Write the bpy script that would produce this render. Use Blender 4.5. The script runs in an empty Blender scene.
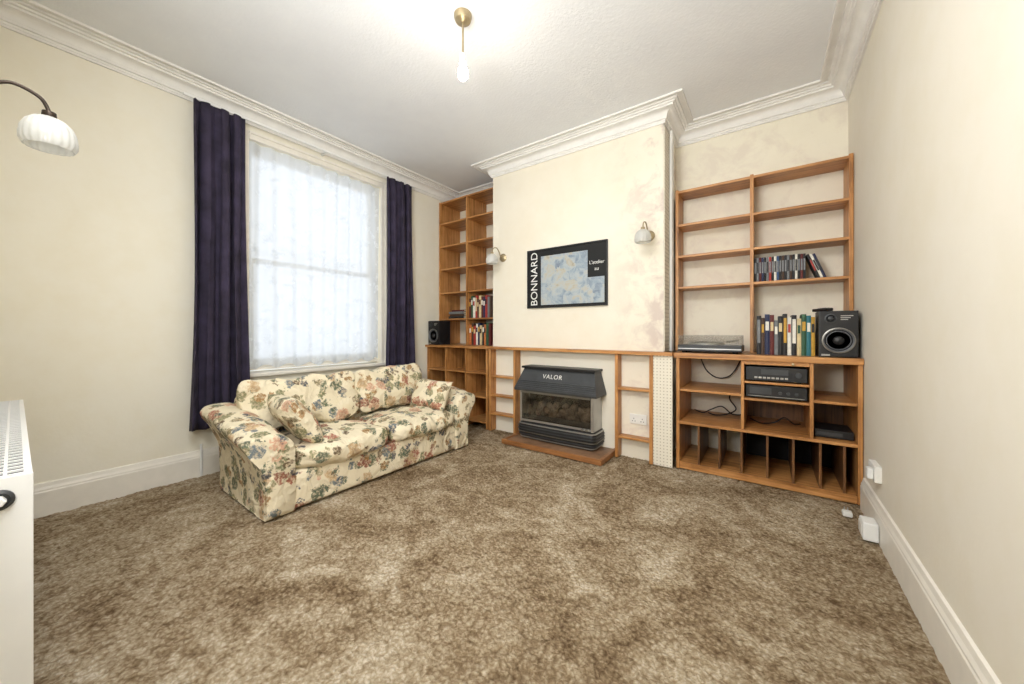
import bpy, bmesh, math, random
from mathutils import Vector, Matrix
from mathutils import noise as mnoise
random.seed(7)
C = bpy.context.scene.collection
R = math.radians
H = 1.1
XL, XR, YB, YF = -3.54, 0.49, 3.65, -0.13
BX0, BX1, BY = -2.53, -0.71, 3.16
CZ = 2.96

# ------------------------------------------------------------------ materials
def lin(c):
    r = []
    for v in c:
        v /= 255.0
        r.append(v/12.92 if v <= .04045 else ((v+.055)/1.055)**2.4)
    return (r[0], r[1], r[2], 1)
def newmat(name):
    m = bpy.data.materials.new(name); m.use_nodes = True
    nt = m.node_tree
    return m, nt, nt.nodes['Principled BSDF']
def lk(nt, a, b): nt.links.new(a, b)
def coords(nt, scale=(1,1,1), loc=(0,0,0)):
    tc = nt.nodes.new('ShaderNodeTexCoord'); mp = nt.nodes.new('ShaderNodeMapping')
    mp.inputs['Scale'].default_value = scale; mp.inputs['Location'].default_value = loc
    lk(nt, tc.outputs['Object'], mp.inputs['Vector'])
    return mp.outputs['Vector']
def noise(nt, vec, scale, detail=3, rough=.5, dist=0):
    n = nt.nodes.new('ShaderNodeTexNoise')
    n.inputs['Scale'].default_value = scale; n.inputs['Detail'].default_value = detail
    n.inputs['Roughness'].default_value = rough; n.inputs['Distortion'].default_value = dist
    lk(nt, vec, n.inputs['Vector']); return n
def ramp(nt, fac, stops, interp='LINEAR'):
    r = nt.nodes.new('ShaderNodeValToRGB'); cr = r.color_ramp; cr.interpolation = interp
    while len(cr.elements) < len(stops): cr.elements.new(.5)
    for e, (p, c) in zip(cr.elements, stops):
        e.position = p; e.color = c
    lk(nt, fac, r.inputs['Fac']); return r.outputs['Color']
def mix(nt, fac, a, b, mode='MIX'):
    m = nt.nodes.new('ShaderNodeMix'); m.data_type = 'RGBA'; m.blend_type = mode
    for s, v in ((m.inputs[0], fac), (m.inputs[6], a), (m.inputs[7], b)):
        if hasattr(v, 'links'): lk(nt, v, s)
        else: s.default_value = v
    return m.outputs[2]
def math_(nt, op, a, b=0.0):
    m = nt.nodes.new('ShaderNodeMath'); m.operation = op
    for s, v in ((m.inputs[0], a), (m.inputs[1], b)):
        if hasattr(v, 'links'): lk(nt, v, s)
        else: s.default_value = v
    return m.outputs[0]
def wsum(nt, *pairs):
    t = None
    for v, k in pairs:
        p = math_(nt, 'MULTIPLY', v, k); t = p if t is None else math_(nt, 'ADD', t, p)
    return t
def vmath(nt, op, *args):
    m = nt.nodes.new('ShaderNodeVectorMath'); m.operation = op
    for i, v in enumerate(args):
        if hasattr(v, 'links'): lk(nt, v, m.inputs[i])
        else: m.inputs[i].default_value = v
    return m.outputs[0]
def voro(nt, vec, scale, feature='F1'):
    vo = nt.nodes.new('ShaderNodeTexVoronoi'); vo.feature = feature; vo.inputs['Scale'].default_value = scale
    lk(nt, vec, vo.inputs['Vector']); return vo
def bump(nt, b, h, strength, dist):
    bp = nt.nodes.new('ShaderNodeBump'); bp.inputs['Strength'].default_value = strength
    bp.inputs['Distance'].default_value = dist
    lk(nt, h, bp.inputs['Height']); lk(nt, bp.outputs['Normal'], b.inputs['Normal'])
W = (1,1,1,1); K = (0,0,0,1)
def simple(name, col, rough=.5, metal=0, var=.06, vscale=12, bs=0, bscale=120, bdist=.002):
    m, nt, b = newmat(name)
    v = coords(nt); n = noise(nt, v, vscale, 4)
    c = lin(col)
    lo = tuple(max(0, x*(1-var*2)) for x in c[:3])+(1,); hi = tuple(min(1, x*(1+var*2)) for x in c[:3])+(1,)
    lk(nt, ramp(nt, n.outputs['Fac'], [(.3, lo), (.7, hi)]), b.inputs['Base Color'])
    b.inputs['Roughness'].default_value = rough; b.inputs['Metallic'].default_value = metal
    if bs: bump(nt, b, noise(nt, v, bscale, 3).outputs['Fac'], bs, bdist)
    return m
def wallmat(name, base, dirt, bs=.15, bscale=45, stain=None):
    m, nt, b = newmat(name); v = coords(nt)
    n1 = noise(nt, v, 1.3, 5, .6); n2 = noise(nt, v, 7, 5, .6)
    f = wsum(nt, (n1.outputs['Fac'], .7), (n2.outputs['Fac'], .3))
    c = ramp(nt, f, [(.34, lin(dirt)), (.55, lin(base))])
    if stain:
        s = nt.nodes.new('ShaderNodeSeparateXYZ'); lk(nt, v, s.inputs[0])
        e = ramp(nt, math_(nt, 'ADD', s.outputs['X'], 1.5), [(.30, K), (.72, W)])
        p = ramp(nt, noise(nt, v, 4.5, 6, .65, .4).outputs['Fac'], [(.48, K), (.62, W)])
        c = mix(nt, math_(nt, 'MULTIPLY', math_(nt, 'MULTIPLY', e, p), stain), c, lin((204,186,176)))
    lk(nt, c, b.inputs['Base Color'])
    b.inputs['Roughness'].default_value = .75
    bump(nt, b, noise(nt, v, bscale, 4).outputs['Fac'], bs, .004)
    return m
def woodmat(name, axis, cols=((128,82,40),(182,126,70),(206,152,94))):
    m, nt, b = newmat(name)
    s = {'X': (1.2, 26, 26), 'Y': (26, 1.2, 26), 'Z': (26, 26, 1.2)}[axis]
    n = noise(nt, coords(nt, s), 1.6, 5, .6, .6)
    n2 = noise(nt, coords(nt), 4, 4, .6)
    f = wsum(nt, (n.outputs['Fac'], .62), (n2.outputs['Fac'], .38))
    lk(nt, ramp(nt, f, [(.36, lin(cols[0])), (.49, lin(cols[1])), (.63, lin(cols[2]))]), b.inputs['Base Color'])
    b.inputs['Roughness'].default_value = .42
    bump(nt, b, n.outputs['Fac'], .12, .002)
    return m
M = {}
M['wall'] = wallmat('cream_wall_paint', (241,236,220), (237,230,209))
M['wallb'] = wallmat('alcove_wall_paint', (240,233,214), (235,227,206), stain=.28)
M['wallr'] = wallmat('grey_cream_wall_paint', (232,226,212), (228,221,203))
M['breast'] = wallmat('pale_cream_wall_paint', (238,231,214), (234,225,205), stain=.75)
M['ceil'] = wallmat('textured_ceiling_paint', (239,241,243), (234,236,239), .55, 60)
M['gloss'] = simple('white_gloss_paint', (237,232,221), .35, var=.02)
M['cornice'] = simple('white_cornice_paint', (238,236,231), .6, var=.02)
M['woodx'] = woodmat('varnished_pine_along', 'X'); M['woodz'] = woodmat('varnished_pine_upright', 'Z')
M['darkwood'] = woodmat('brown_stained_wood', 'Z', ((70,44,26),(104,68,38),(132,90,52)))
M['hearthwood'] = woodmat('brown_hearth_wood', 'X', ((106,68,38),(148,98,56),(172,120,74)))
M['tile'] = simple('brown_hearth_tile', (138,106,80), .5, var=.15)
M['curtain'] = simple('navy_velvet', (50,43,63), .9, var=.22, vscale=8, bs=.4, bscale=300)
M['white'] = simple('white_enamel', (236,236,233), .35, var=.01)
M['black'] = simple('black_plastic', (26,26,28), .4, var=.1)
M['char'] = simple('charcoal_metal', (66,68,70), .42, .2, var=.08)
M['dark'] = simple('matt_black', (12,12,12), .7, var=.1)
M['silver'] = simple('brushed_silver', (182,182,180), .3, .8, var=.05)
M['steel'] = simple('dull_steel', (142,140,134), .35, .85, var=.05)
M['brass'] = simple('pale_brass', (170,154,122), .35, .7, var=.08)
M['bronze'] = simple('dark_bronze', (60,50,42), .4, .7, var=.1)
M['cone'] = simple('grey_speaker_cone', (104,106,110), .6, var=.08)
M['pages'] = simple('book_pages', (226,214,186), .8, var=.06, vscale=60)
M['coal'] = simple('ceramic_coal', (104,92,82), .85, var=.4, vscale=18, bs=.6, bscale=40)
M['slotshade'] = simple('dark_grey_slot_shade', (44,45,46), .7)  # dark tone standing in for shade inside the radiator slots
M['plastic'] = simple('white_plastic', (234,232,226), .4, var=.01)

def carpet():
    m, nt, b = newmat('shaggy_brown_carpet'); v = coords(nt)
    n1 = noise(nt, v, 1.7, 5, .68, 1.0); n2 = noise(nt, v, 50, 6, .8, .6); n3 = noise(nt, v, 8, 6, .7, 1.4)
    nd = noise(nt, v, 40, 2)
    vo = voro(nt, vmath(nt, 'MULTIPLY_ADD', nd.outputs['Color'], (.03,.03,.03), v), 62)
    tip = math_(nt, 'SUBTRACT', 1.0, math_(nt, 'MULTIPLY', vo.outputs['Distance'], 1.2))
    f = wsum(nt, (n1.outputs['Fac'], .37), (n2.outputs['Fac'], .24), (n3.outputs['Fac'], .27), (tip, .12))  # brown variation plus painted pile shading; lighter tips imitate lit tufts
    lk(nt, ramp(nt, f, [(.375, lin((102,81,58))), (.46, lin((150,129,101))), (.535, lin((188,171,144))), (.62, lin((222,210,190)))]), b.inputs['Base Color'])
    b.inputs['Roughness'].default_value = .95; b.inputs['Specular IOR Level'].default_value = .1
    bump(nt, b, wsum(nt, (n2.outputs['Fac'], .6), (tip, .4)), .8, .028)
    return m
M['carpet'] = carpet()

def floral(name='floral_cotton'):
    m, nt, b = newmat(name); v0 = coords(nt)
    nd = noise(nt, v0, 18, 3, .65)
    v = vmath(nt, 'MULTIPLY_ADD', nd.outputs['Color'], (.11,.11,.11), v0)
    def layer(scale, off, thr, keep, cols):
        vv = vmath(nt, 'ADD', v, off)
        vo = voro(nt, vv, scale)
        sp = nt.nodes.new('ShaderNodeSeparateColor'); lk(nt, vo.outputs['Color'], sp.inputs[0])
        d = ramp(nt, vo.outputs['Distance'], [(thr, W), (thr+.06, K)])
        kp = math_(nt, 'GREATER_THAN', sp.outputs[0], keep)
        mask = math_(nt, 'MULTIPLY', d, kp)
        col = ramp(nt, sp.outputs[1], [(i/len(cols), lin(c)) for i, c in enumerate(cols)], 'CONSTANT')
        n = noise(nt, v0, 58, 3, .7)
        col = mix(nt, ramp(nt, n.outputs['Fac'], [(.46, K), (.66, W)]), col, lin((226,208,176)))
        return mask, mix(nt, .38, col, ramp(nt, vo.outputs['Distance'], [(0, lin((96,66,54))), (thr, W)]), 'MULTIPLY')
    c = lin((229,217,188))
    for args in ((10.5, (3,1,2), .43, .24, [(114,120,80),(84,100,76),(140,138,98),(100,116,124),(126,114,80)]),
                 (7.6, (0,0,0), .37, .40, [(170,100,78),(210,162,134),(146,84,64),(198,166,124)]),
                 (14, (7,5,1), .37, .44, [(70,78,92),(102,82,58),(82,98,80),(164,124,72)])):
        mk, cl = layer(*args); c = mix(nt, math_(nt, 'MULTIPLY', mk, .94), c, cl)
    lk(nt, c, b.inputs['Base Color']); b.inputs['Roughness'].default_value = .85
    bump(nt, b, noise(nt, v0, 8, 3, .5, .8).outputs['Fac'], .7, .06)
    return m
M['floral'] = floral()

def lace():
    m, nt, b = newmat('white_lace_net')
    v = coords(nt, (0.2,1,1))
    nd = noise(nt, v, 18, 3)
    vo = voro(nt, vmath(nt, 'MULTIPLY_ADD', nd.outputs['Color'], (.12,.12,.12), v), 9)
    blot = ramp(nt, vo.outputs['Distance'], [(.28, W), (.36, K)])
    fine = ramp(nt, noise(nt, v, 55, 3).outputs['Fac'], [(.45, K), (.6, W)])
    sz = nt.nodes.new('ShaderNodeSeparateXYZ'); lk(nt, v, sz.inputs[0])
    low = ramp(nt, math_(nt, 'DIVIDE', sz.outputs['Z'], 2.0), [(.05, W), (.42, K)])
    pat = math_(nt, 'MULTIPLY', blot, math_(nt, 'ADD', math_(nt, 'MULTIPLY', fine, .6), .4))
    f = math_(nt, 'ADD', wsum(nt, (pat, .20), (low, .06)), .71)
    tr = nt.nodes.new('ShaderNodeBsdfTransparent'); tl = nt.nodes.new('ShaderNodeBsdfTranslucent'); df = nt.nodes.new('ShaderNodeBsdfDiffuse')
    tl.inputs['Color'].default_value = (.84,.885,.94,1); df.inputs['Color'].default_value = (.80,.835,.88,1)
    a = nt.nodes.new('ShaderNodeMixShader'); a.inputs[0].default_value = .36; lk(nt, tl.outputs[0], a.inputs[1]); lk(nt, df.outputs[0], a.inputs[2])
    mx = nt.nodes.new('ShaderNodeMixShader'); lk(nt, f, mx.inputs[0]); lk(nt, tr.outputs[0], mx.inputs[1]); lk(nt, a.outputs[0], mx.inputs[2])
    lk(nt, mx.outputs[0], nt.nodes['Material Output'].inputs['Surface'])
    return m
M['lace'] = lace()

def glassy(name, tint=(1,1,1,1), gloss=.08):
    m, nt, b = newmat(name)
    tr = nt.nodes.new('ShaderNodeBsdfTransparent'); tr.inputs['Color'].default_value = tint
    gl = nt.nodes.new('ShaderNodeBsdfGlossy'); gl.inputs['Roughness'].default_value = .05
    mx = nt.nodes.new('ShaderNodeMixShader'); mx.inputs[0].default_value = gloss
    lk(nt, tr.outputs[0], mx.inputs[1]); lk(nt, gl.outputs[0], mx.inputs[2])
    lk(nt, mx.outputs[0], nt.nodes['Material Output'].inputs['Surface'])
    return m
M['glass'] = glassy('window_glass')
M['fireglass'] = glassy('smoked_fire_glass', (.8,.78,.74,1), .07)
M['lid'] = glassy('clear_lid', (.86,.86,.87,1), .12)
def shademat():
    m, nt, b = newmat('frosted_fluted_glass')
    n = noise(nt, coords(nt), 20, 2)
    c = ramp(nt, n.outputs['Fac'], [(.3, (.82,.82,.79,1)), (.7, (.9,.9,.87,1))])
    tl = nt.nodes.new('ShaderNodeBsdfTranslucent'); df = nt.nodes.new('ShaderNodeBsdfDiffuse'); tr = nt.nodes.new('ShaderNodeBsdfTransparent'); gl = nt.nodes.new('ShaderNodeBsdfGlossy')
    gl.inputs['Roughness'].default_value = .15
    lk(nt, c, tl.inputs['Color']); lk(nt, c, df.inputs['Color'])
    def ms(f, a, b_):
        x = nt.nodes.new('ShaderNodeMixShader'); x.inputs[0].default_value = f; lk(nt, a, x.inputs[1]); lk(nt, b_, x.inputs[2]); return x.outputs[0]
    o = ms(.55, df.outputs[0], tl.outputs[0]); o = ms(.22, o, tr.outputs[0]); o = ms(.08, o, gl.outputs[0])
    lk(nt, o, nt.nodes['Material Output'].inputs['Surface']); return m
M['shade'] = shademat()
def emis(name, col, s):
    m, nt, b = newmat(name)
    b.inputs['Base Color'].default_value = col; b.inputs['Emission Color'].default_value = col; b.inputs['Emission Strength'].default_value = s
    return m
M['bulb'] = emis('lit_bulb', (1,.91,.78,1), 120)

def peg(name, a, bx, hole, pitch=.034):
    m, nt, b = newmat(name); v = coords(nt, (1/pitch,)*3)
    fr = vmath(nt, 'FRACTION', v)
    s = nt.nodes.new('ShaderNodeSeparateXYZ'); lk(nt, fr, s.inputs[0])
    d = []
    for ax in (a, bx):
        t = math_(nt, 'SUBTRACT', s.outputs[ax], .5); d.append(math_(nt, 'MULTIPLY', t, t))
    r = math_(nt, 'SQRT', math_(nt, 'ADD', d[0], d[1]))
    lk(nt, ramp(nt, r, [(.14, lin(hole)), (.20, lin((232,225,208)))]), b.inputs['Base Color'])
    b.inputs['Roughness'].default_value = .6
    return m
M['pegx'] = peg('white_pegboard_front', 'X', 'Z', (178,166,144), .026); M['pegy'] = peg('white_pegboard_side', 'Y', 'Z', (140,128,108))

def picture():
    m, nt, b = newmat('blue_and_beige_print'); v = coords(nt)
    n = noise(nt, v, 9, 6, .7, 1.2); vo = voro(nt, vmath(nt, 'MULTIPLY_ADD', n.outputs['Color'], (.06,.06,.06), v), 11); vo.distance = 'CHEBYCHEV'
    sp = nt.nodes.new('ShaderNodeSeparateColor'); lk(nt, vo.outputs['Color'], sp.inputs[0])
    f = wsum(nt, (n.outputs['Fac'], .8), (sp.outputs[0], .2))
    lk(nt, ramp(nt, f, [(.3, lin((112,124,140))), (.42, lin((150,164,176))), (.52, lin((176,184,186))), (.62, lin((184,178,160))), (.74, lin((134,128,118)))]), b.inputs['Base Color'])
    b.inputs['Roughness'].default_value = .3
    return m
M['print'] = picture()
_bc = {}
def bookmat(col):
    if col not in _bc: _bc[col] = simple('book_cloth_%d_%d_%d' % col, col, .55, var=.08, vscale=30)
    return _bc[col]

# ------------------------------------------------------------------ mesh builder
def wloc(o):
    v = Vector((0,0,0))
    while o is not None: v += o.location; o = o.parent
    return v
class MB:
    def __init__(s): s.bm = bmesh.new()
    def box(s, x0, x1, y0, y1, z0, z1, bev=0, seg=2):
        vs = [s.bm.verts.new((x, y, z)) for x in (x0, x1) for y in (y0, y1) for z in (z0, z1)]
        fs = [s.bm.faces.new([vs[i] for i in q]) for q in ((0,1,3,2),(4,6,7,5),(0,4,5,1),(2,3,7,6),(0,2,6,4),(1,5,7,3))]
        if bev:
            es = list({e for f in fs for e in f.edges})
            bmesh.ops.bevel(s.bm, geom=es, offset=bev, segments=seg, affect='EDGES', profile=.6)
        return s
    def loft(s, rings, closed=True, cap=True):
        rr = [[s.bm.verts.new(p) for p in r] for r in rings]
        n = len(rr[0])
        for a, b in zip(rr, rr[1:]):
            for i in range(n if closed else n-1):
                j = (i+1) % n
                s.bm.faces.new((a[i], a[j], b[j], b[i]))
        if cap and closed:
            s.bm.faces.new(rr[0][::-1]); s.bm.faces.new(rr[-1])
        return s
    def tube(s, pts, r, seg=10):
        pts = [Vector(p) for p in pts]; rings = []
        up = None
        for i, p in enumerate(pts):
            t = (pts[min(i+1, len(pts)-1)] - pts[max(i-1, 0)]).normalized()
            if up is None:
                up = Vector((0,0,1)) if abs(t.z) < .9 else Vector((1,0,0))
            a = t.cross(up).normalized(); b = a.cross(t).normalized(); up = b
            rad = r[i] if isinstance(r, (list, tuple)) else r
            rings.append([p + (a*math.cos(k*2*math.pi/seg) + b*math.sin(k*2*math.pi/seg))*rad for k in range(seg)])
        return s.loft(rings)
    def lathe(s, prof, c, axis='Z', seg=24, cap=True, flute=0, nf=16):
        rings = []
        for r, h in prof:
            ring = []
            for k in range(seg):
                a = k*2*math.pi/seg; rr = max(r, 1e-4)*(1+flute*math.cos(a*nf))
                u, v = rr*math.cos(a), rr*math.sin(a)
                p = {'Z': (u, v, h), 'Y': (u, h, v), 'X': (h, u, v)}[axis]
                ring.append((c[0]+p[0], c[1]+p[1], c[2]+p[2]))
            rings.append(ring)
        return s.loft(rings, cap=cap)
    def prism(s, poly, axis, a0, a1):
        def P(u, v, a): return {'X': (a, u, v), 'Y': (u, a, v), 'Z': (u, v, a)}[axis]
        return s.loft([[P(u, v, a0) for u, v in poly], [P(u, v, a1) for u, v in poly]])
    def build(s, name, mat, parent=None, smooth=0, local=False, origin=None, recalc=True):
        if recalc: bmesh.ops.recalc_face_normals(s.bm, faces=s.bm.faces[:])
        off = Vector((0,0,0))
        if not local:
            if parent is not None: off = wloc(parent)
            elif origin is not None: off = Vector(origin)
        if off.length: bmesh.ops.translate(s.bm, verts=s.bm.verts[:], vec=-off)
        me = bpy.data.meshes.new(name); s.bm.to_mesh(me); s.bm.free()
        if smooth:
            for p in me.polygons: p.use_smooth = True
            me.set_sharp_from_angle(angle=R(smooth))
        o = bpy.data.objects.new(name, me); C.objects.link(o)
        if mat: me.materials.append(mat)
        if parent is not None: o.parent = parent
        elif origin is not None and not local: o.location = origin
        return o
def tag(o, label, cat, group=None):
    o['label'] = label; o['category'] = cat
    if group: o['group'] = group
    return o
def thing(name, label, cat, loc=(0,0,0), group=None):
    o = bpy.data.objects.new(name, None); C.objects.link(o); o.location = loc; o.empty_display_size = .1
    return tag(o, label, cat, group)
def struct(o): o['kind'] = 'structure'; return o
def box(name, mat, parent, x0, x1, y0, y1, z0, z1, bev=.002):
    return MB().box(x0, x1, y0, y1, z0, z1, bev).build(name, mat, parent)
def bbox(*a, **k): return MB().box(*a, **k)
def text(name, body, size, mat, parent, loc, rot, ex=.0006, spacing=1.0, align='CENTER'):
    cu = bpy.data.curves.new(name, 'FONT'); cu.body = body; cu.size = size; cu.extrude = ex
    cu.align_x = align; cu.align_y = 'CENTER'; cu.space_character = spacing
    t = bpy.data.objects.new(name+'_curve', cu); C.objects.link(t)
    bpy.context.view_layer.update()
    me = bpy.data.meshes.new_from_object(t.evaluated_get(bpy.context.evaluated_depsgraph_get()))
    bpy.data.objects.remove(t)
    me.transform(Matrix.Translation(Vector(loc)-wloc(parent)) @ rot)
    me.name = name; me.materials.clear(); me.materials.append(mat)
    o = bpy.data.objects.new(name, me); C.objects.link(o); o.parent = parent
    return o
FACE_Y = Matrix.Rotation(R(90), 4, 'X')

# ------------------------------------------------------------------ setting
def make_floor():
    st = .0115; xs = int((XR-XL)/st)+1; ys = int((YB+1.2)/st)+1
    verts = []; faces = []
    rnd = random.Random(3)
    for j in range(ys+1):
        for i in range(xs+1):
            x = XL+(XR-XL)*i/xs; y = -1.2+(YB+1.2)*j/ys
            c = mnoise.noise((x*24, y*24, 0))*.5+.5
            z = -(.010*c+.007*rnd.random())
            verts.append((x+rnd.uniform(-.003,.003), y+rnd.uniform(-.003,.003), z))
    for j in range(ys):
        for i in range(xs):
            a = j*(xs+1)+i; faces.append((a, a+1, a+xs+2, a+xs+1))
    me = bpy.data.meshes.new('floor'); me.from_pydata(verts, [], faces)
    for p in me.polygons: p.use_smooth = True
    me.materials.append(M['carpet'])
    o = bpy.data.objects.new('floor', me); C.objects.link(o); return struct(o)
make_floor()
struct(bbox(XL-.25, XR+.2, -1.4, YB+.2, CZ, CZ+.1).build('ceiling', M['ceil']))
WY0, WY1, WZ0, WZ1 = 1.145, 2.40, .76, 2.71
b = MB(); x0, x1 = XL-.25, XL
b.box(x0, x1, YF-.2, WY0, -.03, CZ); b.box(x0, x1, WY1, YB+.2, -.03, CZ)
b.box(x0, x1, WY0, WY1, -.03, WZ0-.02); b.box(x0, x1, WY0, WY1, WZ1, CZ)
struct(b.build('wall_left', M['wall']))
struct(bbox(XL, XR+.2, YB, YB+.2, -.03, CZ).build('wall_back', M['wallb']))
struct(bbox(BX0, BX1, BY, YB, -.03, CZ).build('wall_chimney', M['breast']))
struct(bbox(XR, XR+.2, -1.4, YB, -.03, CZ).build('wall_right', M['wallr']))
b = MB(); b.box(XL, -1.3, YF-.2, YF, -.03, CZ); b.box(-1.5, -1.3, -1.2, YF-.2, -.03, CZ); b.box(-1.5, XR, -1.4, -1.2, -.03, CZ)
struct(b.build('wall_front', M['wall']))

def sweep(path, prof, closed):
    n = len(path); rings = []
    segs = []
    for i in range(n if closed else n-1):
        a, c = Vector(path[i]), Vector(path[(i+1) % n]); d = (c-a).normalized(); segs.append(Vector((-d.y, d.x)))
    for i in range(n):
        if closed: n1, n2 = segs[i-1], segs[i]
        else: n1, n2 = segs[max(i-1, 0)], segs[min(i, len(segs)-1)]
        m = (n1+n2)/(1+n1.dot(n2))
        rings.append([(path[i][0]+m.x*o, path[i][1]+m.y*o, z) for o, z in prof])
    b = MB()
    if closed: rings.append(rings[0])
    b.loft(rings, closed=True, cap=not closed)
    bmesh.ops.remove_doubles(b.bm, verts=b.bm.verts[:], dist=1e-5)
    return b
per = [(XL,YF),(-1.3,YF),(-1.3,-1.2),(XR,-1.2),(XR,YB),(BX1,YB),(BX1,BY),(BX0,BY),(BX0,YB),(XL,YB)]
cp = [(0,2.83),(.014,2.83),(.016,2.842),(.022,2.842),(.022,2.856),(.032,2.858),(.034,2.872)]
for k in range(7):
    a = k/6*math.pi/2; cp.append((.036+.052*(1-math.cos(a)), 2.874+.042*math.sin(a)))
cp += [(.094,2.916),(.094,2.930),(.108,2.932),(.110,2.942),(.128,2.944),(.130,2.956),(.160,2.956),(.161,2.946),(.176,2.946),(.178,2.9595),(0,2.9595)]
struct(sweep(per, cp, True).build('trim_1', M['cornice'], smooth=35))
bp_ = [(0,-.025),(.022,-.025),(.022,.135),(.019,.142),(.019,.15),(.013,.165),(.009,.185),(0,.19)]
struct(sweep([(XL,3.04),(XL,YF)], bp_, False).build('baseboard_left', M['gloss']))
struct(sweep([(XR,-1.2),(XR,3.08)], bp_, False).build('baseboard_right', M['gloss']))
struct(sweep([(XL+.025,YF),(-1.3,YF)], bp_, False).build('baseboard_front', M['gloss']))

# window
win = bpy.data.objects.new('window_1', None); C.objects.link(win); win.location = (XL, (WY0+WY1)/2, WZ0); struct(win)
def frame(name, x0, x1, y0, y1, z0, z1, w, mat, wb=None, bev=.003):
    b = MB(); wb = wb or w
    b.box(x0, x1, y0, y0+w, z0, z1, bev); b.box(x0, x1, y1-w, y1, z0, z1, bev)
    b.box(x0, x1, y0+w, y1-w, z1-w, z1, bev); b.box(x0, x1, y0+w, y1-w, z0, z0+wb, bev)
    return b.build(name, mat, win)
frame('window_frame', XL-.2, XL-.06, WY0, WY1, WZ0, WZ1, .025, M['gloss'])
frame('sash', XL-.17, XL-.13, WY0+.025, WY1-.025, 1.70, WZ1-.025, .04, M['gloss'])
frame('sash', XL-.125, XL-.085, WY0+.025, WY1-.025, WZ0+.025, 1.735, .04, M['gloss'], .07)
bbox(XL-.152, XL-.148, WY0+.065, WY1-.065, 1.74, WZ1-.065).build('pane', M['glass'], win)
bbox(XL-.107, XL-.103, WY0+.065, WY1-.065, WZ0+.095, 1.695).build('pane', M['glass'], win)
b = MB()
for (o, w, t) in ((0, .06, .018), (.045, .02, .03)):
    b.box(XL+.0005, XL+t, WY0-o-w, WY0-o, WZ0-.04, WZ1+.065, .004)
    b.box(XL+.0005, XL+t, WY1+o, WY1+o+w, WZ0-.04, WZ1+.065, .004)
    b.box(XL+.0005, XL+t, WY0, WY1, WZ1+o, WZ1+o+w, .004)
b.build('architrave', M['gloss'], win)
bbox(XL-.06, XL+.05, WY0-.08, WY1+.08, WZ0-.045, WZ0-.015, .006).build('window_sill', M['gloss'], win)

# net curtain
b = MB(); ny, nz = 170, 26; rings = []
for j in range(nz+1):
    v = j/nz; row_ = []
    for i in range(ny+1):
        u = i/ny; y = WY0+.006+(WY1-WY0-.012)*u
        z = WZ1-.006-(WZ1-WZ0-.035+.018*math.sin(u*math.pi*14)*v)*v
        row_.append((XL-.022+.016*math.sin(u*2*math.pi*9+.8*math.sin(v*2+u*9))+.006*math.sin(u*47+v*2), y, z))
    rings.append(row_)
b.loft(rings, closed=False)
tag(b.build('net_curtain', M['lace'], smooth=80, origin=(XL-.022, (WY0+WY1)/2, WZ0), recalc=False), 'sheer white lace net curtain hanging across the sash window', 'net curtain')

# curtains and rail
def curtain(y0, y1, zt, zb, label, nf, spread):
    b = MB(); ny, nz = nf*14, 34; rings = []; yc = (y0+y1)/2
    for j in range(nz+1):
        v = j/nz; row_ = []
        w = (y1-y0)*(1+spread*(v-.3)*.35)
        for i in range(ny+1):
            u = i/ny
            amp = .032+.018*v+.014*math.sin(u*11+v)
            if v < .05: amp *= .6
            x = XL+.118+amp*math.sin(u*nf*2*math.pi+.7*math.sin(v*3.3+u*5)+.6*math.sin(u*7))
            y = yc+(u-.5)*w+.012*math.sin(u*nf*4*math.pi+1)+.014*math.sin(v*4+u*4)*v
            row_.append((x, y, zt-(zt-zb)*v+(.008*math.sin(u*20) if j == nz else 0)))
        rings.append(row_)
    b.loft(rings, closed=False)
    o = b.build('curtain', M['curtain'], smooth=80, origin=(XL+.118, yc, zb), recalc=False)
    md = o.modifiers.new('thickness', 'SOLIDIFY'); md.thickness = .004
    return tag(o, label, 'curtain')
curtain(.755, 1.08, 2.8055, .37, 'long navy curtain gathered at the near side of the window', 4, .2)
curtain(2.385, 2.735, 2.8055, .36, 'long navy curtain between the window and the tall narrow bookcase', 4, .3)
rail = thing('curtain_rail', 'white curtain rail running above the window under the cornice', 'curtain rail', (XL, 1.75, 2.81))
box('rail', M['white'], rail, XL+.105, XL+.122, .71, 2.78, 2.8065, 2.826)
for y in (.80, 1.75, 2.70): box('bracket', M['white'], rail, XL+.001, XL+.104, y-.01, y+.01, 2.808, 2.824)

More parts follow.
